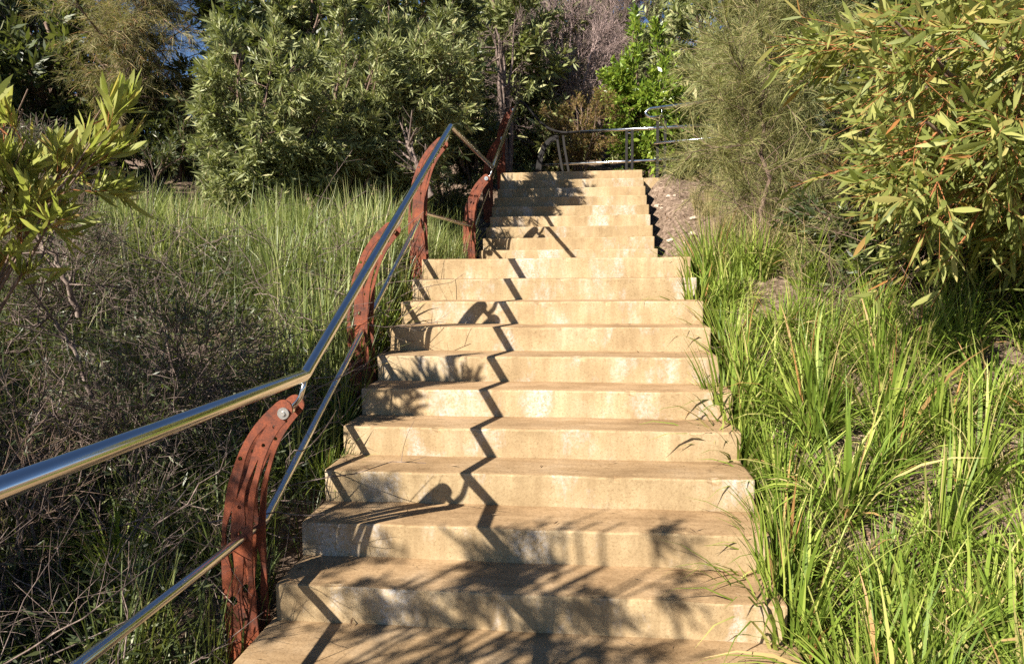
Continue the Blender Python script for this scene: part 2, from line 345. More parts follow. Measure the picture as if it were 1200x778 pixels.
obj('upper_landing', block(WID+0.07, 2.85, 8.82, 11.0, Z_TOP-0.45, Z_TOP-0.15, seed=71), 'concrete', kind='structure')

# ------------------------------------------------------------------ handrails
def tube_path(pts, r, bend=0.0, sides=14, name='rail', cap=True):
    """tube along a polyline with rounded bends"""
    pts = [np.array(p, float) for p in pts]; out = [pts[0]]
    for a, b, c in zip(pts, pts[1:], pts[2:]):
        if bend <= 0: out.append(b); continue
        d1, d2 = a-b, c-b; l1, l2 = np.linalg.norm(d1), np.linalg.norm(d2); k = min(bend, l1*.45, l2*.45)
        p0, p2 = b+d1/l1*k, b+d2/l2*k
        for u in np.linspace(0, 1, 7): out.append((1-u)**2*p0+2*u*(1-u)*b+u*u*p2)
    out.append(pts[-1]); P = np.array(out); K = len(P)
    T = np.zeros_like(P); T[1:-1] = unit(unit(P[1:-1]-P[:-2])+unit(P[2:]-P[1:-1])); T[0] = unit(P[1]-P[0]); T[-1] = unit(P[-1]-P[-2])
    ref = np.array([0, 0, 1.]) if abs(T[0][2]) < 0.9 else np.array([1., 0, 0]); A = np.zeros_like(P)
    a = unit(np.cross(T[0], ref))
    for i in range(K): a = unit(a-T[i]*np.dot(a, T[i])); A[i] = a
    B = np.cross(T, A); an = np.arange(sides)*2*math.pi/sides
    V = P[:, None, :]+r*(np.cos(an)[None, :, None]*A[:, None, :]+np.sin(an)[None, :, None]*B[:, None, :])
    idx = np.arange(K*sides).reshape(K, sides); nx = np.roll(idx, -1, axis=1)
    F = [tuple(q) for q in np.stack([idx[:-1], nx[:-1], nx[1:], idx[1:]], axis=-1).reshape(-1, 4).tolist()]
    if cap: F += [tuple(idx[0][::-1].tolist()), tuple(idx[-1].tolist())]
    me = bpy.data.meshes.new(name); me.from_pydata(V.reshape(-1, 3).tolist(), [], F); me.update()
    for p in me.polygons: p.use_smooth = len(p.vertices) == 4
    return me

# post plate: curved, tapering, cut through with slots and holes (x-z plane, foot at x=-0.07, z=0)
CZ = np.array([-0.40, -0.10, 0.0, 0.25, 0.44, 0.64, 0.80, 0.90, 0.965, 1.0])
CX = np.array([-0.095, -0.103, -0.106, -0.116, -0.114, -0.088, -0.030, 0.030, 0.088, 0.125])
CW = np.array([0.078, 0.076, 0.075, 0.072, 0.070, 0.066, 0.059, 0.052, 0.046, 0.042])
SS = np.concatenate([[0], np.cumsum(np.hypot(np.diff(CX), np.diff(CZ)))]); SS /= SS[-1]
def centre(s):
    s = np.asarray(s, float)
    ss = np.linspace(0, 1, 200); k = np.ones(15)/15
    def sm(a):
        v = np.interp(ss, SS, a); vp = np.concatenate([2*v[0]-v[7:0:-1], v, 2*v[-1]-v[-2:-9:-1]]); return np.convolve(vp, k, 'valid')
    cx, cz, cw = sm(CX), sm(CZ), sm(CW)
    return np.interp(s, ss, cx), np.interp(s, ss, cz), np.interp(s, ss, cw)
def smap(s, q):
    x, z, w = centre(s); x2, z2, _ = centre(np.asarray(s)+0.004); x1, z1, _ = centre(np.asarray(s)-0.004)
    tx, tz = x2-x1, z2-z1; l = np.hypot(tx, tz)+1e-9
    return np.stack([x+tz/l*w*q, z-tx/l*w*q], axis=-1)
def plate(name, thick, seed):
    s = np.linspace(0, 1, 34); wv = 0.05*np.sin(s*11+seed)
    right = smap(s, 1+wv); left = smap(s, -1+0.06*np.sin(s*9+1+seed)); tip = []
    a0, a1 = right[-1], left[-1]; c = (a0+a1)/2; e = (a0-a1)/2; nrm = np.array([-e[1], e[0]]); nrm = nrm if nrm[0] > 0 else -nrm
    for an in np.linspace(0, math.pi, 9)[1:-1]: tip.append(c+e*math.cos(an)+nrm*math.sin(an))
    loops = [np.concatenate([right, tip, left[::-1]])]
    def slot(s0, s1, q0, q1, w, amp=0.12, ph=0):
        u = np.linspace(0, 1, 13); ws = w*np.sin(np.pi*np.clip(u, 0.02, 0.98))**0.7
        sc = s0+(s1-s0)*u; qc = q0+(q1-q0)*u+amp*np.sin(u*6+ph)
        return np.concatenate([smap(sc, qc+ws), smap(sc[::-1], (qc-ws)[::-1])])
    def hole(s0, q0, r, el=1.0):
        c = smap(np.array([s0]), np.array([q0]))[0]; an = np.linspace(0, 2*math.pi, 12, endpoint=False)
        return np.stack([c[0]+r*np.cos(an), c[1]+r*el*np.sin(an)], axis=-1)
    loops += [slot(0.68, 0.93, -0.18, -0.10, 0.19, 0.10, 0), slot(0.60, 0.82, 0.52, 0.54, 0.15, 0.06, 2), slot(0.43, 0.64, -0.42, -0.52, 0.20, 0.10, 1),
              slot(0.30, 0.50, 0.45, 0.40, 0.20, 0.10, 3), hole(0.94, 0.45, 0.008), hole(0.57, 0.20, 0.014, 1.2), hole(0.36, -0.42, 0.020, 1.15), hole(0.655, 0.05, 0.010), hole(0.80, -0.68, 0.010), hole(0.87, 0.52, 0.009)]
    bm = bmesh.new(); ed = []
    for lp in loops:
        vv = [bm.verts.new((p[0], 0, p[1])) for p in lp]
        for a, b in zip(vv, vv[1:]+vv[:1]): ed.append(bm.edges.new((a, b)))
    bmesh.ops.triangle_fill(bm, use_beauty=True, edges=ed)
    r = bmesh.ops.extrude_face_region(bm, geom=bm.faces[:])
    bmesh.ops.translate(bm, verts=[g for g in r['geom'] if isinstance(g, bmesh.types.BMVert)], vec=(0, thick, 0))
    bmesh.ops.recalc_face_normals(bm, faces=bm.faces[:])
    me = bpy.data.meshes.new(name); bm.to_mesh(me); bm.free(); return me
def cyl_y(name, x, z, y0, y1, r, sides=16, dome=0.0):
    return tube_path([(x, y0, z), (x, y1, z)], r, sides=sides, name=name)
PL = [plate('plate', 0.010, 0.0), plate('plate', 0.010, 1.9)]
for me in PL: me.materials.append(M['rust'])
BOSS = cyl_y('spacer', 0.128, 0.985, -0.062, 0.078, 0.017); BOSS.materials.append(M['steel'])
BOLT = cyl_y('bolt', 0.128, 0.985, -0.072, -0.0615, 0.026, 18); BOLT.materials.append(M['bolt'])
NUT = cyl_y('bolt_centre', 0.128, 0.985, -0.078, -0.0725, 0.011, 6); NUT.materials.append(M['bolt'])
STEM = tube_path([(0.128, 0.005, 0.99), (0.175, 0.005, 1.035), (0.20, 0.005, 1.118)], 0.011, 0.03, 10, 'bracket'); STEM.materials.append(M['steel'])
rail = thing('handrail', (-0.07, -0.03, 0), 'stainless steel tube handrail on curved rusty cut-out steel posts beside the concrete stairs', 'handrail')
def loc_part(name, me, mat=None):
    o = obj(name, me, mat, rail); o.location = (0.07, 0.03, 0); return o
TOPR = [(0.2, -3.6, 1.14), (0.2, -0.03, 1.14), (0.2, 3.40, 2.905), (0.2, 6.24, 2.955), (0.2, 9.80, 4.655), (0.30, 9.84, 4.62), (0.66, 9.86, 4.20), (0.94, 9.86, 4.075), (4.6, 9.86, 4.15)]
loc_part('top_rail', tube_path(TOPR[:5], 0.0265, 0.012, 16, 'top_rail'), 'steel')
loc_part('end_rail', tube_path(TOPR[4:8]+[(1.30, 9.86, 4.082)], 0.0225, 0.16, 12, 'end_rail'), 'dark_steel')  # tube lies in shade here; the shade is put into its dark colour
MIDR = [(-0.085, -3.6, 0.42), (-0.085, 0.12, 0.42), (-0.085, 3.46, 2.14), (-0.085, 6.46, 2.19), (-0.085, 9.8, 3.82)]
loc_part('middle_rail', tube_path(MIDR, 0.0205, 0.012, 14, 'middle_rail'), 'steel')
for k, (y, zr) in enumerate([(-0.03, 1.14), (1.68, 2.02), (3.38, 2.895), (6.22, 2.955), (8.00, 3.795), (9.72, 4.617)]):
    po = bpy.data.objects.new('post', None); COL.objects.link(po); po.parent = rail; po.location = (0.07, 0.03+y, zr-1.14)
    for q, dy in ((0, -0.060), (1, 0.060)):
        pl = obj('plate', PL[q], None, po); pl.location = (0, dy, 0)
    obj('spacer', BOSS, None, po); obj('bolt', BOLT, None, po); obj('bolt_centre', NUT, None, po); obj('bracket', STEM, None, po)
    if y < 0: prox = y
# barrier across the top
bar = thing('barrier_rail', (1.3, 9.86, Z_TOP), 'horizontal two-tube steel barrier on dark flat posts across the head of the stairs', 'railing')
def bpart(name, me, mat, parent=bar):
    o = obj(name, me, mat, parent); o.location = (-1.3, -9.86, -Z_TOP); return o
bpart('top_rail', tube_path([(1.31, 9.86, 4.083), (5.0, 9.86, 4.165)], 0.0265, 0, 14), 'steel')
bpart('lower_rail', tube_path([(0.42, 9.86, 3.505), (5.0, 9.86, 3.60)], 0.0225, 0, 14), 'steel')
def flat_post(x, y, z0, z1, lean=0.0, w=0.022, curve=0.0):
    bm = bmesh.new(); rows = []
    for u in np.linspace(0, 1, 9):
        xx = x+lean*u+curve*math.sin(u*math.pi/2*1.0)**2; z = z0+(z1-z0)*u
        rows.append([bm.verts.new((xx+a, y+b, z)) for a, b in ((-w, -0.006), (w, -0.006), (w, 0.006), (-w, 0.006))])
    for a, b in zip(rows, rows[1:]):
        for i in range(4): bm.faces.new((a[i], a[(i+1) % 4], b[(i+1) % 4], b[i]))
    bm.faces.new(rows[0][::-1]); bm.faces.new(rows[-1])
    me = bpy.data.meshes.new('post'); bm.to_mesh(me); bm.free(); return me
def curved_post(dy):
    u = np.linspace(0, 1, 12); P = np.stack([0.56+0.34*u**2.2, np.full(12, 9.80+dy), 3.28+0.72*np.sin(u*1.45)/math.sin(1.45)], axis=-1)
    bm = bmesh.new(); rows = []
    for k, p in enumerate(P):
        w = 0.055*(1-0.55*u[k]); t = P[min(k+1, 11)]-P[max(k-1, 0)]; t /= np.linalg.norm(t); n = np.array([t[2], 0, -t[0]])
        rows.append([bm.verts.new(p+n*a+np.array([0, b, 0])) for a, b in ((-w, -.006), (w, -.006), (w, .006), (-w, .006))])
    for a, b in zip(rows, rows[1:]):
        for i in range(4): bm.faces.new((a[i], a[(i+1) % 4], b[(i+1) % 4], b[i]))
    bm.faces.new(rows[0][::-1]); bm.faces.new(rows[-1])
    me = bpy.data.meshes.new('post'); bm.to_mesh(me); bm.free(); return me
for dy in (-0.02, 0.13): bpart('post', curved_post(dy), 'dark_steel')  # rusty posts in shade, the shade put into the dark colour
for x in (1.02, 1.13): bpart('post', flat_post(x, 9.80, 3.20, 4.02, -0.07, 0.02, -0.05), 'dark_steel')
for x in (2.14, 2.24, 3.62, 3.72): bpart('post', flat_post(x, 9.80, 3.05, 4.08), 'dark_steel')
for x in (2.14, 3.62): bpart('saddle', tube_path([(x-0.02, 9.83, 4.03), (x+0.12, 9.83, 4.032)], 0.014, 0, 8), 'steel')
hp = thing('hairpin_handrail', (2.68, 9.62, Z_TOP-0.15), 'steel handrail with a hairpin loop end rising from the top landing beside the wispy tree', 'handrail')
def hpart(name, me, mat):
    o = obj(name, me, mat, hp); o.location = (-2.68, -9.62, -(Z_TOP-0.15)); return o
loop = [(5.2, 9.62, 4.78), (3.3, 9.62, 4.47), (2.52, 9.62, 4.40), (2.44, 9.62, 4.32), (2.52, 9.62, 4.25), (2.78, 9.62, 4.255)]
hpart('top_rail', tube_path(loop, 0.024, 0.075, 14), 'steel')
hpart('lower_rail', tube_path([(2.60, 9.62, 3.80), (5.2, 9.62, 3.98)], 0.02, 0, 12), 'steel')
for x in (2.67, 2.80): hpart('post', flat_post(x, 9.66, 3.02, 4.23, 0, 0.024), 'dark_steel')
hpart('bracket', tube_path([(2.735, 9.62, 4.26), (2.735, 9.62, 4.41)], 0.010, 0, 8), 'steel')

# ------------------------------------------------------------------ plants
def part_mesh(rng, name, P, r0, r1, sides):
    n, K, _ = P.shape; R = np.linspace(r0, r1, K)[None, :]*(0.75+0.5*rng.random((n, 1)))
    return tubes(P, R, sides)
def woody(seed, base, crown, rad, stems=6, nb=8, nt=7, nl=14, leafL=0.06, ratio=0.2, r0=0.03, Lb=0.55, Lt=0.35, spread=0.55, up=0.15, bend=0.0, ang=0.8,
          flat=1.0, Kleaf=3, lup=0.0, tb=0.30, fill=(0.25, 0.85)):
    rng = np.random.default_rng(seed); base = np.array(base, float); crown = np.array(crown, float); rad = np.array(rad, float); mr = rad.mean()
    tgt = crown+rnd_dir(rng, stems)*rad*(fill[0]+(fill[1]-fill[0])*rng.random((stems, 1)))
    tgt[:, 2] = np.maximum(tgt[:, 2], base[2]+0.35*(crown[2]-base[2]))
    mid = base+(tgt-base)*0.5+rng.normal(size=(stems, 3))*mr*0.16; mid[:, 2] += 0.12*mr; mid[:, :2] += (base[:2]-mid[:, :2])*0.35
    u = np.linspace(0, 1, 9)[None, :, None]; b0 = base+rng.normal(size=(stems, 1, 3))*np.array([1, 1, 0])*r0*1.0
    b0[..., 2] -= 0.08
    S = (1-u)**2*b0+2*u*(1-u)*mid[:, None, :]+u*u*tgt[:, None, :]
    S[:, 1:-1] += rng.normal(size=(stems, 7, 3))*mr*0.025
    B = emit(rng, S, nb, tb, 1.0, mr*Lb, spread, up, bend, 5, 0.8, crown, 0.5)
    T = emit(rng, B, nt, 0.15, 1.0, mr*Lt, spread, up*0.7, bend, 4, 0.8, crown, 0.35)
    lv = leaves_on(rng, T, nl, 0.08, leafL, ang, lup)
    trunk = part_mesh(rng, 't', S, r0, r0*0.22, 7)
    br = join([part_mesh(rng, 'b', B, r0*0.26, r0*0.09, 4), part_mesh(rng, 't', T, max(r0*0.08, 0.0016), 0.0011, 3)])
    return rng, trunk, br, lv, (S, B, T)
def tree(name, label, cat, seed, base, crown, rad, lset=0, leaf='olive', bark='bark', twig=None, ratio=0.2, group=None, Kleaf=3, single=False, **kw):
    rng, trunk, br, lv, _ = woody(seed, base, crown, rad, ratio=ratio, **kw)
    t = thing(name, tuple(base), label, cat, group); inv = tuple(-np.array(base))
    for nm, (V, Q), mt in (('trunk', trunk, bark), ('branches', br, twig or bark)):
        obj(nm, mesh_np(nm, V, Q), mt, t).location = inv
    pos, d, s, ln = lv
    if single:                                        # the 300 leaves that show largest become parts, the rest one mass
        px, py, z = to_px(pos+d*ln[:, None]*0.5)
        view = (z > 0.3) & (px > 2) & (px < 1198) & (py > 2) & (py < 776)
        nrm = np.cross(d, s); ray = unit(pos-EYE); face = np.abs(np.sum(nrm*ray, axis=1))*np.linalg.norm(np.cross(d, ray), axis=1)
        score = np.where(view, (ln/z)**1.0*(0.15+face)/z**1.5, -1); top = np.argsort(-score)[:300]; top = top[score[top] > 0]
        k = np.ones(len(pos), bool); k[top] = False
        for i in top:
            me = LEAF[lset*4+i % 4]; o = bpy.data.objects.new('leaf', me); COL.objects.link(o); o.parent = t
            mm = Matrix.Identity(4); L = ln[i]
            for r_ in range(3): mm[r_][0], mm[r_][1], mm[r_][2], mm[r_][3] = s[i][r_]*L, d[i][r_]*L, nrm[i][r_]*L*-1, pos[i][r_]-base[r_]
            o.matrix_basis = mm
        pos, d, s, ln = pos[k], d[k], s[k], ln[k]
    cr = obj('crown', leaf_mesh(rng, 'crown', pos, d, s, ln, ratio, Kleaf), leaf, t); cr.location = inv
    if single: cr['kind'] = 'stuff'
    return t
def single_leaf(ratio, curl, twist, mat='wattle_part'):
    u = np.array([0, .12, .3, .5, .7, .88, 1.]); w = np.array([.1, .5, .88, 1, .82, .42, .02])*ratio*0.5
    V = []
    for a, b in zip(u, w):
        for q in (-1, 0, 1):
            tw = twist*a; x = q*b
            V.append((x*math.cos(tw)+curl*0.5*a*a*0.4, a*(1-0.05*abs(curl)*a), x*math.sin(tw)+curl*a*a-(0.12*b if q == 0 else 0)))
    F = [(3*i+k, 3*i+k+1, 3*i+k+4, 3*i+k+3) for i in range(6) for k in range(2)]
    me = bpy.data.meshes.new('leaf'); me.from_pydata(V, [], F); me.update()
    for p in me.polygons: p.use_smooth = True
    me.materials.append(M[mat]); return me
LEAF = [single_leaf(0.16, 0.10, 0.3), single_leaf(0.18, -0.08, -0.4), single_leaf(0.15, 0.18, 0.6), single_leaf(0.19, 0.03, 0.1)]
LEAF += [single_leaf(0.17, 0.10, 0.3, 'sapling_part'), single_leaf(0.19, -0.08, -0.4, 'sapling_part'), single_leaf(0.16, 0.18, 0.6, 'sapling_part'), single_leaf(0.20, 0.03, 0.1, 'sapling_part')]
def gz(x, y): return float(ground_z(x, y))
def G(x, y): return (x, y, gz(x, y))

# large wattle on the right, near
tree('wattle_shrub', 'large olive-green wattle shrub with red-brown twigs overhanging the strappy grass', 'shrub', 11, G(4.7, 1.7), (3.92, 1.25, 3.08), (1.45, 1.0, 1.4),
     leaf='wattle', twig='twig', ratio=0.15, Kleaf=5, single=True, stems=22, nb=10, nt=7, nl=13, leafL=0.135, r0=0.032, Lb=0.50, Lt=0.34, spread=0.5, up=0.02, ang=0.75, tb=0.42)
# wattle sapling on the left, near
tree('wattle_sapling', 'small yellow-green wattle sapling with long leaves in front of the sheoak', 'shrub', 23, G(-2.05, -0.1), tuple(at(50, 145, 0.0)), (0.42, 0.38, 0.30),
     lset=1, leaf='sapling', twig='twig', ratio=0.15, Kleaf=5, single=True, stems=12, nb=6, nt=5, nl=9, leafL=0.12, r0=0.014, Lb=0.55, Lt=0.40, spread=0.45, up=0.40, ang=0.6, lup=0.4, tb=0.66)

# sheoaks: fine needles drooping from thin branches
def sheoak(name, label, seed, base, top, rad, n_br, n_tw, n_nd, needle, Ln=0.16, r0=0.018, wd=0.0016, droop=-0.25, upn=0.1, tmin=0.15, Lbs=1.0, sway=0.05):
    rng = np.random.default_rng(seed); base = np.array(base, float); top = np.array(top, float)
    u = np.linspace(0, 1, 12)[None, :, None]; S = (base+np.array([0, 0, -0.08]))[None, None]*(1-u)+top[None, None]*u
    S[:, 1:-1] += rng.normal(size=(1, 10, 3))*rad*sway
    B = emit(rng, S, n_br, tmin, 1.0, rad*Lbs, 0.85, 0.25, -0.05, 6, 0.9)
    T = emit(rng, B, n_tw, 0.15, 1.0, rad*0.5, 0.6, 0.1, droop*0.5, 5)
    Nd = emit(rng, T, n_nd, 0.05, 1.0, Ln, 0.45, upn, droop, 3)
    t = thing(name, tuple(base), label, 'tree'); inv = tuple(-base)
    V, Q = part_mesh(rng, 't', S, r0, r0*0.2, 8); obj('trunk', mesh_np('trunk', V, Q), 'bark', t).location = inv
    V, Q = join([part_mesh(rng, 'b', B, r0*0.3, r0*0.1, 4), part_mesh(rng, 't', T, 0.0028, 0.0016, 3)]); obj('branches', mesh_np('branches', V, Q), 'bark', t).location = inv
    s = unit(np.cross(unit(Nd[:, -1]-Nd[:, 0]), rnd_dir(rng, len(Nd))))
    V, Q = ribbons(Nd, np.array([1, .9, .3])[None, :]*wd*(0.7+0.6*rng.random((len(Nd), 1))), s)
    obj('crown', mesh_np('crown', V, Q, np.repeat(rng.random(len(Nd)), 6)), needle, t).location = inv
    return t
sheoak('sheoak_sapling', 'wispy olive sheoak sapling with bare lower stem beside the landing', 31, G(2.98, 3.35), (3.02, 3.5, 4.2), 0.82, 48, 9, 40, 'needle', 0.19, 0.018, 0.0018, -0.15, 0.15, 0.05)
sheoak('sheoak_sapling', 'low bushy sheoak sapling between the bare soil and the wispy sheoak', 34, G(3.55, 5.4), (3.6, 5.5, 4.0), 0.85, 52, 10, 34, 'needle', 0.20, 0.018, 0.0022, -0.15, 0.15, 0.03)
sheoak('sheoak_sapling', 'tall light green feathery sheoak beside the hairpin handrail', 32, G(4.1, 8.3), (4.0, 8.4, 7.2), 1.0, 70, 11, 34, 'needle', 0.26, 0.03, 0.0028, -0.15, 0.2, 0.04)
sheoak('sheoak_tree', 'olive-brown sheoak tree with drooping needle foliage against the blue sky', 33, G(-6.2, 7.6), tuple(at(175, -60, 7.6)), 1.4, 80, 11, 44, 'needle_brown', 0.17, 0.06, 0.0024, -0.25, 0.0, 0.42)

# leafy shrubs and trees left of the upper flight
D = dict(ratio=0.18, stems=15, nb=13, nt=9, nl=19, leafL=0.12, r0=0.035, Lb=0.52, Lt=0.30, up=0.1, ang=0.8)
tree('narrow_leaf_shrub', 'broad grey-green narrow-leaved shrub behind the pale long grass, next to the sheoak', 'shrub', 41, G(-2.75, 5.3), tuple(at(318, 95, 5.3)), (0.95, 0.7, 1.0), **D)
tree('narrow_leaf_shrub', 'middle grey-green narrow-leaved shrub between the two others behind the long grass', 'shrub', 48, G(-2.0, 6.0), tuple(at(415, 100, 6.0)), (0.95, 0.75, 1.1), **D)
tree('narrow_leaf_shrub', 'tall grey-green narrow-leaved shrub rising behind the handrail post at the landing', 'shrub', 42, G(-1.15, 6.6), tuple(at(490, 65, 6.6)), (0.80, 0.75, 1.15), **D)
D2 = dict(D, stems=13, leafL=0.09, nl=14, nb=10)
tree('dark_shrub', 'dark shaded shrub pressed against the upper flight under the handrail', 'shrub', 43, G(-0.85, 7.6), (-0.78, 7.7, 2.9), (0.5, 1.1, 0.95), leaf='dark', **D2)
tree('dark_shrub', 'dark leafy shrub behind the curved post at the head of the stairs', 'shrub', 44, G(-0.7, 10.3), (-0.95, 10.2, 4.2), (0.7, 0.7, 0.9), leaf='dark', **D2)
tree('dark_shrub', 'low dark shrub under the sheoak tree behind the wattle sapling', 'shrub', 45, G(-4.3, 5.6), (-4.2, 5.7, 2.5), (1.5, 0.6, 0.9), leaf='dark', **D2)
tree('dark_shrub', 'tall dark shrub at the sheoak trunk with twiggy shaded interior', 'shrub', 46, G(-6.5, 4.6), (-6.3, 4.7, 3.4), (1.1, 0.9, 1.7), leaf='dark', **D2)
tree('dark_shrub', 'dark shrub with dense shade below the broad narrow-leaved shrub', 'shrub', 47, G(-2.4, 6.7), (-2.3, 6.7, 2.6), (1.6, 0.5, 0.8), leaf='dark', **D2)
# beyond the barrier
tree('broad_leaf_shrub', 'bright green broad-leaved shrub beyond the steel barrier', 'shrub', 51, G(2.9, 12.4), tuple(at(758, 105, 12.4)), (1.15, 0.8, 1.6), leaf='bright', ratio=0.42, stems=15, nb=11, nt=8, nl=17, leafL=0.12, r0=0.035, Lb=0.5, Lt=0.32)
tree('brown_shrub', 'dry rusty twiggy shrub at the foot of the wispy sheoak', 'shrub', 53, G(3.55, 3.2), np.array(G(3.55, 3.2))+(0, 0, 0.45), (0.5, 0.4, 0.42), leaf='brown', twig='dead', ratio=0.25, stems=14, nb=10, nt=8, nl=8, leafL=0.045, r0=0.012, Lb=0.5, Lt=0.4)
tree('brown_shrub', 'rusty brown and olive bush beyond the barrier rail', 'shrub', 52, G(1.3, 11.9), tuple(at(678, 140, 11.9)), (0.95, 0.7, 0.62), leaf='brown', ratio=0.25, stems=12, nb=10, nt=9, nl=16, leafL=0.055, r0=0.02, Lb=0.5, Lt=0.35)
def bare(name, label, seed, base, crown, rad, mat='bare', n2=4, **kw):
    rng, trunk, br, lv, (S, B, T) = woody(seed, base, crown, rad, **kw)
    T2 = emit(rng, T, n2, 0.1, 1, np.mean(rad)*0.22, 0.5, 0.15, 0.0, 4)
    t = thing(name, tuple(base), label, 'tree'); inv = tuple(-np.array(base))
    obj('trunk', mesh_np('trunk', *trunk), mat, t).location = inv
    V, Q = join([br, part_mesh(rng, 'x', T2, 0.005, 0.0028, 3)]); obj('branches', mesh_np('branches', V, Q), mat, t).location = inv
bare('bare_tree', 'leafless pinkish-grey tree full of fine twigs beyond the barrier', 61, G(1.1, 14.0), tuple(at(668, 40, 14.0)), (1.35, 0.9, 1.7), stems=18, nb=11, nt=9, nl=1, r0=0.045, Lb=0.5, Lt=0.32, up=0.4)
bare('bare_tree', 'second leafless twiggy tree beyond the first, paler grey', 63, G(2.0, 17.0), tuple(at(690, 10, 17.0)), (2.2, 1.0, 2.4), mat='dead', stems=18, nb=11, nt=9, nl=1, r0=0.05, Lb=0.5, Lt=0.32, up=0.4)
bare('bare_tree', 'crooked grey leafless tree rising behind the head of the handrail', 62, G(-0.25, 11.4), tuple(at(592, 25, 11.4)), (0.6, 0.5, 1.5), mat='dead', n2=4, stems=5, nb=6, nt=5, nl=1, r0=0.065, Lb=0.5, Lt=0.3, up=0.3)
# backdrop trees: three crowns, copied; dark-leaved ones stand in for a shaded interior
BK = dict(ratio=0.26, stems=15, nb=12, nt=9, nl=17, leafL=0.20, r0=0.08, Lb=0.5, Lt=0.3, up=0.1)
def copy_tree(o, loc, rz, sc, label):
    c = o.copy(); COL.objects.link(c); c.location = loc; c.rotation_euler = (0, 0, rz); c.scale = (sc, sc, sc); c['label'] = label
    for ch in o.children:
        k = ch.copy(); COL.objects.link(k); k.parent = c
    return c
GRP = 'trees standing behind the shrubs'
PR = [tree('background_tree', 'shade-toned dark tree standing behind the shrubs', 'tree', 71, G(-7.7, 8.2), np.array(G(-7.7, 8.2))+(0, 0, 2.3), (2.0, 1.6, 2.2), leaf='dark', group=GRP, **BK),
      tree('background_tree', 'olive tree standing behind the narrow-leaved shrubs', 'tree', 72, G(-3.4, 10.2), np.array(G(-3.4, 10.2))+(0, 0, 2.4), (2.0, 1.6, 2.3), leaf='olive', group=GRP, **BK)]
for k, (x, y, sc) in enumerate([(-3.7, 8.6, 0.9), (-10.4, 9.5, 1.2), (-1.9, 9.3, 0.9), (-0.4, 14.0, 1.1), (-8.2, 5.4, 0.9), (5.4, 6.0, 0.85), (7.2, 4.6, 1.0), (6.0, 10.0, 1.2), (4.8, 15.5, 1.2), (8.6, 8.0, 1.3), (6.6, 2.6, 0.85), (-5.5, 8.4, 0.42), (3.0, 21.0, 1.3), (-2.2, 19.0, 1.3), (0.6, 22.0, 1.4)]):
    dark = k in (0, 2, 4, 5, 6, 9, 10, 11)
    copy_tree(PR[0 if dark else 1], G(x, y), 1.3*k+0.4, sc, 'shade-toned dark tree standing behind the shrubs' if dark else 'olive tree standing behind the narrow-leaved shrubs')
D3 = dict(ratio=0.2, stems=14, nb=10, nt=8, nl=15, leafL=0.11, r0=0.04, Lb=0.5, Lt=0.32, up=0.1)
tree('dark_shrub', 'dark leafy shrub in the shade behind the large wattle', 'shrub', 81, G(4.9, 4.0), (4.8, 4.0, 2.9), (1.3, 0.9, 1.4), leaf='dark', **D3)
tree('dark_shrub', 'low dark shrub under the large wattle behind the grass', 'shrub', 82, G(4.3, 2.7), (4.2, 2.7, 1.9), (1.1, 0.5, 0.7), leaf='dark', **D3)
# trees beside the lower path that shade the foot of the stairs and the left bank
SH = dict(ratio=0.20, leafL=0.09, up=0.1)
tree('shade_tree', 'leafy tree beside the lower path shading the bank below the handrail', 'tree', 91, G(-4.6, -4.6), (-3.0, -2.4, 2.75), (1.15, 0.95, 0.55), leaf='olive', stems=14, nb=11, nt=9, nl=18, Lb=0.5, Lt=0.3, r0=0.06, **SH)
tree('shade_tree', 'sparse leafy tree added out of view to shade the left bank, behind the denser shade tree', 'tree', 93, G(-5.2, -2.6), (-4.3, -1.45, 3.75), (1.1, 0.8, 0.6), leaf='olive', stems=12, nb=9, nt=8, nl=13, Lb=0.5, Lt=0.3, r0=0.05, **SH)  # unseen tree, added to darken the left bank
tree('shade_tree', 'slender leafy tree beside the lower path shading the lowest steps', 'tree', 92, G(-2.6, -4.8), (-0.98, -2.42, 2.98), (0.88, 0.5, 0.40), leaf='olive', stems=13, nb=9, nt=8, nl=14, Lb=0.55, Lt=0.4, r0=0.03, **SH)

# ------------------------------------------------------------------ grasses and undergrowth
def blades(rng, base, L, lean_dir, lean, wd, K=6, kink=0.0):
    """arching blades: base (n,3), L (n,), lean_dir (n,2) unit, lean (n,)"""
    n = len(base); u = np.linspace(0, 1, K)
    th0 = lean*0.25; ang = th0[:, None]+lean[:, None]*(u[None, :]**1.3)
    st = L[:, None]/(K-1); h = np.concatenate([np.zeros((n, 1)), np.cumsum(np.sin(ang[:, :-1])*st, axis=1)], axis=1)
    z = np.concatenate([np.zeros((n, 1)), np.cumsum(np.cos(ang[:, :-1])*st, axis=1)], axis=1)
    P = np.stack([base[:, 0:1]+lean_dir[:, 0:1]*h, base[:, 1:2]+lean_dir[:, 1:2]*h, base[:, 2:3]+z], axis=-1)
    side = np.stack([-lean_dir[:, 1], lean_dir[:, 0], np.zeros(n)], axis=-1)
    side = unit(side+rng.normal(size=(n, 3))*0.35)
    prof = np.interp(u, [0, 0.15, 0.6, 1], [0.7, 1, 0.85, 0.03])
    return ribbons(P, prof[None, :]*wd[:, None], side)
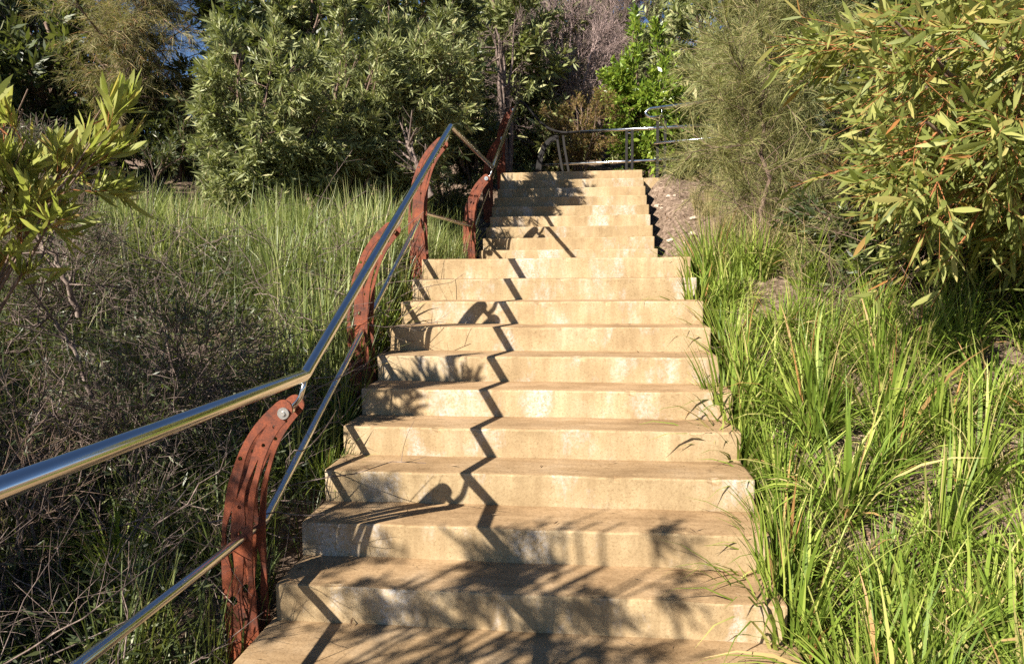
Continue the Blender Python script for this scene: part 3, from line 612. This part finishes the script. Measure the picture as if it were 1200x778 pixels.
def clump_mesh(seed, n, Lm, wd, lean=(0.15, 1.5), R=0.09, single=0):
    """blades of one clump; with single > 0 that many of the longest come back as meshes of their own"""
    rng = np.random.default_rng(seed); a = rng.random(n)*2*math.pi; r = R*np.sqrt(rng.random(n))
    base = np.stack([r*np.cos(a), r*np.sin(a), np.full(n, -0.05)], axis=-1); a2 = a+rng.normal(size=n)*0.6
    L = Lm*(0.45+0.7*rng.random(n)); ln = lean[0]+(lean[1]-lean[0])*rng.random(n)**1.2
    V, Q = blades(rng, base, L, np.stack([np.cos(a2), np.sin(a2)], axis=-1), ln, wd*(0.6+0.7*rng.random(n)), 7)
    v = rng.random(n)
    if not single: return mesh_np('blades', V, Q, np.repeat(v, 14))
    order = np.argsort(-L); V = V.reshape(n, 14, 3); q1 = Q[:6]; rest = order[single:]
    out = [mesh_np('blade', V[k], q1, np.repeat(v[k], 14)) for k in order[:single]]
    idx = np.arange(len(rest))[:, None, None]*14+q1[None]
    return mesh_np('blades', V[rest].reshape(-1, 3), idx.reshape(-1, 4), np.repeat(v[rest], 14)), out
rng = np.random.default_rng(101)
CL = [clump_mesh(200+i, 130, 0.66, 0.0078, (0.2, 2.2)) for i in range(5)]
for me in CL: me.materials.append(M['grass'])
spots = []
for x0, ya, yb, st, sj in [(2.44, -0.9, 3.7, 0.25, 0.95), (2.78, -0.8, 3.2, 0.36, 0.9), (3.10, -0.6, 2.9, 0.36, 0.9), (3.45, -0.3, 2.6, 0.36, 0.85), (3.85, 0.0, 2.4, 0.40, 0.85), (4.3, 0.4, 2.2, 0.45, 0.8), (4.8, 0.7, 2.2, 0.5, 0.8)]:
    for yy in np.arange(ya, yb, st): spots.append((x0+0.07*rng.normal(), yy+0.09*rng.normal(), sj*(0.8+0.4*rng.random())))
CLS = [clump_mesh(230+i, 130, 0.66, 0.0078, (0.2, 2.2), single=40) for i in range(3)]
for me, bl in CLS:
    for q in [me]+bl: q.materials.append(M['grass'])
for i, (x, y, s) in enumerate(spots):
    if x < 2.62:
        k = 0 if y < 0.7 else 1 if y < 2.1 else 2
        lab = ('arching strappy green grass clump overhanging the right ends of the lowest steps', 'arching strappy green grass clump spilling over the ends of the middle steps',
               'upright strappy green grass clump at the edge of the topmost lower steps')[k]; grp = ('strappy clumps at the lowest steps', 'strappy clumps at the middle steps', 'strappy clumps at the topmost lower steps')[k]
    else:
        k = 0 if x < 3.28 else 1 if y < 1.1 else 2
        lab = ('arching strappy green grass clump one row behind the clumps edging the steps', 'sprawling strappy green grass clump on the open bank with leaf litter around it',
               'sprawling strappy green grass clump in front of the shade below the large wattle')[k]; grp = ('strappy clumps in the second row', 'strappy clumps on the open bank', 'strappy clumps below the wattle')[k]
    near = y < 0.15 and x < 3.6
    if near:
        o = thing('grass_clump', (0, 0, 0), lab, 'grass', grp); me, bl = CLS[i % 3]
        obj('blades', me, None, o)['kind'] = 'stuff'
        for q in bl: obj('blade', q, None, o)
    else:
        o = obj('grass_clump', CL[i % 5], None, None, label=lab, cat='grass', group=grp)
    o.location = (x, y, gz(x, y)); o.rotation_euler = (0.1*rng.normal(), 0.1*rng.normal(), rng.random()*6.28); o.scale = (s, s, s*(0.85+0.3*rng.random()))
for i, (x, y, s) in enumerate([(-0.10, 0.95, 0.6), (-0.14, 1.35, 0.7), (-0.12, 1.85, 0.75), (-0.16, 2.35, 0.8), (-0.12, 2.8, 0.75)]):
    o = obj('grass_clump', CL[i % 5], None, None, label='thin arching grass clump leaning over the left ends of the steps by the rusty post', cat='grass', group='grass clumps at the left ends of the steps')
    o.location = (x, y, gz(x, y)); o.rotation_euler = (0.05, 0.1, 1.7*i); o.scale = (s, s, s)
for i, (x, y, s) in enumerate([(-1.15, -0.35, 0.75), (-0.85, 0.15, 0.8), (-1.6, 0.3, 0.8), (-0.55, 0.75, 0.7), (-1.35, 0.85, 0.8), (-2.1, 0.9, 0.85)]):
    o = obj('grass_clump', CL[(i+2) % 5], None, None, label='shaded strappy grass clump among the dead twigs below the level handrail', cat='grass', group='shaded clumps below the handrail')
    o.location = (x, y, gz(x, y)); o.rotation_euler = (0, 0, 2.3*i); o.scale = (s, s, s)
def meadow(name, label, cat, seed, n, xr, yr, Lm, wd, mat, lean=(0.1, 1.0), keep=None, K=5, tuft=40):
    rng = np.random.default_rng(seed); nt_ = max(n//tuft, 1); tx = xr[0]+(xr[1]-xr[0])*rng.random(nt_); ty = yr[0]+(yr[1]-yr[0])*rng.random(nt_)
    ts = 0.55+0.75*rng.random(nt_); tv = rng.random(nt_); k = rng.integers(0, nt_, n); off = rng.normal(size=(n, 2))*0.05*ts[k][:, None]
    loose = rng.random(n) < 0.12; off[loose] *= 4
    x, y = tx[k]+off[:, 0], ty[k]+off[:, 1]; ok = (x > xr[0]) & (x < xr[1])
    if keep is not None: ok &= keep(x, y)
    x, y, k, off = x[ok], y[ok], k[ok], off[ok]; n = len(x); base = np.stack([x, y, ground_z(x, y)-0.03], axis=-1)
    a = np.arctan2(off[:, 1], off[:, 0])+rng.normal(size=n)*0.7
    L = Lm*ts[k]*(0.5+0.7*rng.random(n)); ln = lean[0]+(lean[1]-lean[0])*rng.random(n)**1.4
    V, Q = blades(rng, base, L, np.stack([np.cos(a), np.sin(a)], axis=-1), ln, wd*(0.6+0.8*rng.random(n)), K)
    return obj(name, mesh_np(name, V, Q, np.repeat(np.clip(0.45*tv[k]+0.6*rng.random(n)-0.02, 0, 1), 2*K)), mat, None, label=label, cat=cat, kind='stuff')
meadow('long_grass', 'pale green long grass on the bank left of the handrail', 'grass', 301, 30000, (-4.4, -0.14), (1.5, 6.6), 0.64, 0.0055, 'pale_grass', (0.05, 1.1), lambda x, y: (y > 1.55-0.62*x+0.5*np.sin(3.1*x)) | ((x > -0.8) & (y > 1.6)))
meadow('shaded_grass', 'shade-coloured green grass growing through the twigs below the handrail', 'grass', 302, 15000, (-4.2, -0.06), (-1.2, 2.8), 0.50, 0.0046, 'shade_grass', (0.2, 1.6))
meadow('dry_grass', 'dry straw grass around the sheoak stem beside the landing', 'grass', 303, 9000, (2.42, 4.6), (2.9, 8.0), 0.42, 0.0026, 'straw', (0.1, 1.3), lambda x, y: (x > 2.5) & ((y < 5.6) | (x > 3.0)))
meadow('dry_grass', 'thin green grass blades filling between the strappy clumps', 'grass', 304, 3800, (2.36, 4.6), (-1.2, 4.2), 0.42, 0.0038, 'grass', (0.2, 1.6))
meadow('dry_thatch', 'dry dead straw lying between the strappy grass clumps', 'grass', 306, 3000, (2.34, 4.8), (-1.1, 3.8), 0.5, 0.0034, 'straw', (0.8, 2.3))
meadow('dry_grass', 'dry straw tufts on the slope beyond the barrier', 'grass', 305, 2500, (-3, 6), (10.6, 14), 0.30, 0.004, 'straw', (0.2, 1.4))

def scrub(name, label, seed, n, xr, yr, hz, L, mat, r=(0.0032, 0.0014), kids=5):
    rng = np.random.default_rng(seed); x = xr[0]+(xr[1]-xr[0])*rng.random(n); y = yr[0]+(yr[1]-yr[0])*rng.random(n)
    p = np.stack([x, y, ground_z(x, y)+hz*rng.random(n)**1.6], axis=-1); d = rnd_dir(rng, n); d[:, 2] = np.abs(d[:, 2])*0.55-0.05; d = unit(d)
    u = np.linspace(0, 1, 6)[None, :, None]; ln = (L*(0.4+0.9*rng.random(n)))[:, None, None]
    P = p[:, None, :]+(d[:, None, :]*u+(rnd_dir(rng, n)*0.35)[:, None, :]*u*u)*ln; P[:, 1:] += rng.normal(size=(n, 5, 3))*0.012
    C = emit(rng, P, kids, 0.1, 1, L*0.45, 0.6, 0.05, 0, 4)
    V, Q = join([part_mesh(rng, 'a', P, r[0], r[1], 4), part_mesh(rng, 'b', C, r[1], r[1]*0.6, 3)])
    return obj(name, mesh_np(name, V, Q), mat, None, label=label, cat='undergrowth', kind='stuff')
TW = 'twiggy shrubs on the bank below the handrail'
tw = [tree('twiggy_shrub', 'low tangled twiggy shrub with sparse dark leaves on the bank below the handrail', 'shrub', 95+k, G(-1.05-0.9*k, 0.5), np.array(G(-1.05-0.9*k, 0.5))+(0, 0, 0.5), (0.55, 0.5, 0.42), group=TW,
      leaf='dark', bark='dead', twig=('dead', 'bark')[k], ratio=0.2, stems=18, nb=10, nt=9, nl=(3, 1)[k], leafL=0.045, r0=0.011, Lb=0.55, Lt=0.42, spread=0.65, up=0.02, fill=(0.4, 0.95)) for k in range(2)]
rng = np.random.default_rng(77)
for k, (x, y) in enumerate([(-1.0, 0.95), (-1.3, 0.0), (-2.3, 0.5), (-3.1, 1.0), (-2.5, 2.0), (-3.2, 2.7), (-3.9, 3.4), (-4.5, 2.6), (-1.35, -0.9), (-1.9, -0.6), (-2.8, -0.2), (-4.1, 2.3)]):
    copy_tree(tw[k % 2], G(x, y), 2.1*k, 0.8+0.5*rng.random(), tw[0]['label'])
scrub('twiggy_undergrowth', 'tangle of grey-brown dead twigs on the bank left of the handrail', 401, 1000, (-4.2, -0.15), (-1.3, 3.0), 0.55, 0.62, 'dead', (0.004, 0.0016))
scrub('twiggy_undergrowth', 'dark twigs tangled in the shade under the large wattle', 402, 260, (3.0, 5.2), (1.8, 4.4), 0.7, 0.6, 'bark')
def ground_leaves(name, label, seed, n, xr, yr, mat, L=0.06, up=0.03):
    rng = np.random.default_rng(seed); x = xr[0]+(xr[1]-xr[0])*rng.random(n); y = yr[0]+(yr[1]-yr[0])*rng.random(n)
    ok = (x < -0.05) | (x > WID+0.06) | (y > 11.2); x, y = x[ok], y[ok]; n = len(x)
    p = np.stack([x, y, ground_z(x, y)+up*rng.random(n)+0.004], axis=-1); d = rnd_dir(rng, n); d[:, 2] *= 0.3; d = unit(d)
    s = unit(np.cross(d, np.array([0, 0, 1.])+rng.normal(size=(n, 3))*0.35)); ln = L*(0.5+0.8*rng.random(n))
    return obj(name, leaf_mesh(rng, name, p, d, s, ln, 0.28), mat, None, label=label, cat='leaf litter', kind='stuff')
ground_leaves('leaf_litter', 'fallen brown leaves scattered over the banks and hillside', 501, 14000, (-4.5, 5.2), (-1.5, 14), 'litter')
rng = np.random.default_rng(505); P_ = []
for k in range(420):
    u = rng.random(); xx = (0.02+0.5*u*u if rng.random() < 0.5 else WID-0.02-0.6*u*u) if rng.random() < 0.6 else 0.1+2.1*rng.random()
    q = rng.integers(0, 20)
    if q < 10: yy, zz = q*GO+0.03+0.29*rng.random(), (q+1)*RISE
    elif q < 12: yy, zz = -0.02-1.2*rng.random(), 0.0
    else: yy, zz = Y2+(q-12)*GO2+0.03+0.28*rng.random(), Z_LAND+(q-11)*RISE2
    P_.append((xx, yy, zz+0.006+0.006*rng.random()))
P_ = np.array(P_); n = len(P_); d = rnd_dir(rng, n); d[:, 2] *= 0.12; d = unit(d); s_ = unit(np.cross(d, np.array([0, 0, 1.])+rng.normal(size=(n, 3))*0.25))
obj('step_litter', leaf_mesh(rng, 'step_litter', P_, d, s_, 0.05*(0.3+0.9*rng.random(n)), 0.16), 'litter', None, label='dry fallen leaves lying on the concrete steps', cat='leaf litter', kind='stuff')
# creeping herb leaves on the left bank, darkened to stand in for shaded gaps
rng = np.random.default_rng(511); n = 36000
x = -4.0+3.85*rng.random(n); y = -1.2+4.4*rng.random(n); p = np.stack([x, y, ground_z(x, y)+0.42*rng.random(n)**1.3], axis=-1)
d = rnd_dir(rng, n); d[:, 2] = np.abs(d[:, 2])*0.6; d = unit(d); s = unit(np.cross(d, rnd_dir(rng, n)))
obj('herb_layer', leaf_mesh(rng, 'herb_layer', p, d, s, 0.055*(0.5+0.9*rng.random(n)), 0.2), 'dark', None, label='low green leaves coloured as in shade mixed through the dead twigs', cat='undergrowth', kind='stuff')

# fallen dead branches one can pick out on the left bank
def dead_branch(pts, r, label, seed, K=14):
    rng = np.random.default_rng(seed); pts = np.array(pts, float); t = np.linspace(0, len(pts)-1, K)
    P = np.stack([np.interp(t, np.arange(len(pts)), pts[:, k]) for k in range(3)], axis=-1); P[1:-1] += rng.normal(size=(K-2, 3))*0.012
    o = thing('dead_branch', tuple(P[0]), label, 'branch'); inv = tuple(-P[0])
    V, Q = tubes(P[None], np.linspace(r, r*0.35, K)[None], 7); obj('limb', mesh_np('limb', V, Q), 'dead', o).location = inv
    C = emit(rng, P[None], 14, 0.25, 1, 0.4, 0.6, 0.1, 0, 6); C2 = emit(rng, C, 5, 0.2, 1, 0.18, 0.6, 0.1, 0, 4)
    V, Q = join([part_mesh(rng, 'a', C, r*0.35, r*0.15, 5), part_mesh(rng, 'b', C2, 0.0028, 0.0014, 3)]); obj('twigs', mesh_np('twigs', V, Q), 'dead', o).location = inv
dead_branch([at(92, 372, 0.55), at(78, 330, 0.5), at(62, 295, 0.5), at(25, 262, 0.45)], 0.017, 'pale curved dead branch below the wattle sapling', 1)
dead_branch([at(110, 470, 0.4), at(85, 405, 0.4), at(62, 375, 0.4), at(30, 385, 0.4)], 0.012, 'grey forked dead branch sticking out of the scrub', 2)
dead_branch([at(15, 560, 0.3), at(30, 505, 0.3), at(55, 488, 0.3), at(95, 500, 0.3)], 0.011, 'bent dead branch low in the scrub above the level handrail', 3)
dead_branch([at(245, 735, 0.1), at(200, 705, 0.1), at(150, 672, 0.15), at(105, 650, 0.2)], 0.009, 'thin dead branch lying in the shade by the first rusty post', 4)
dead_branch([at(505, 230, 5.6), at(492, 200, 5.6), at(475, 160, 5.7)], 0.05, 'thick brown dead stump leaning behind the landing post', 5)
# loose stones beside the upper flight
for k in range(26):
    rng = np.random.default_rng(600+k); x = 2.50+0.75*rng.random(); y = 5.4+3.2*rng.random(); s = 0.018+0.045*rng.random()**2
    bm = bmesh.new(); bmesh.ops.create_icosphere(bm, subdivisions=2, radius=1)
    for v in bm.verts: v.co = Vector((v.co.x*s*(1+0.3*math.sin(v.co.y*3+k)), v.co.y*s*0.8*(1+0.25*math.sin(v.co.z*4+k)), v.co.z*s*0.6*(1+0.2*math.sin(v.co.x*5+k))))
    me = bpy.data.meshes.new('stone'); bm.to_mesh(me); bm.free()
    o = obj('stone', me, 'rock', None, label='small pale stone on the bare soil beside the upper flight', cat='stone', group='stones beside the upper flight')
    o.location = (x, y, gz(x, y)+s*0.2); o.rotation_euler = (0, 0, k)
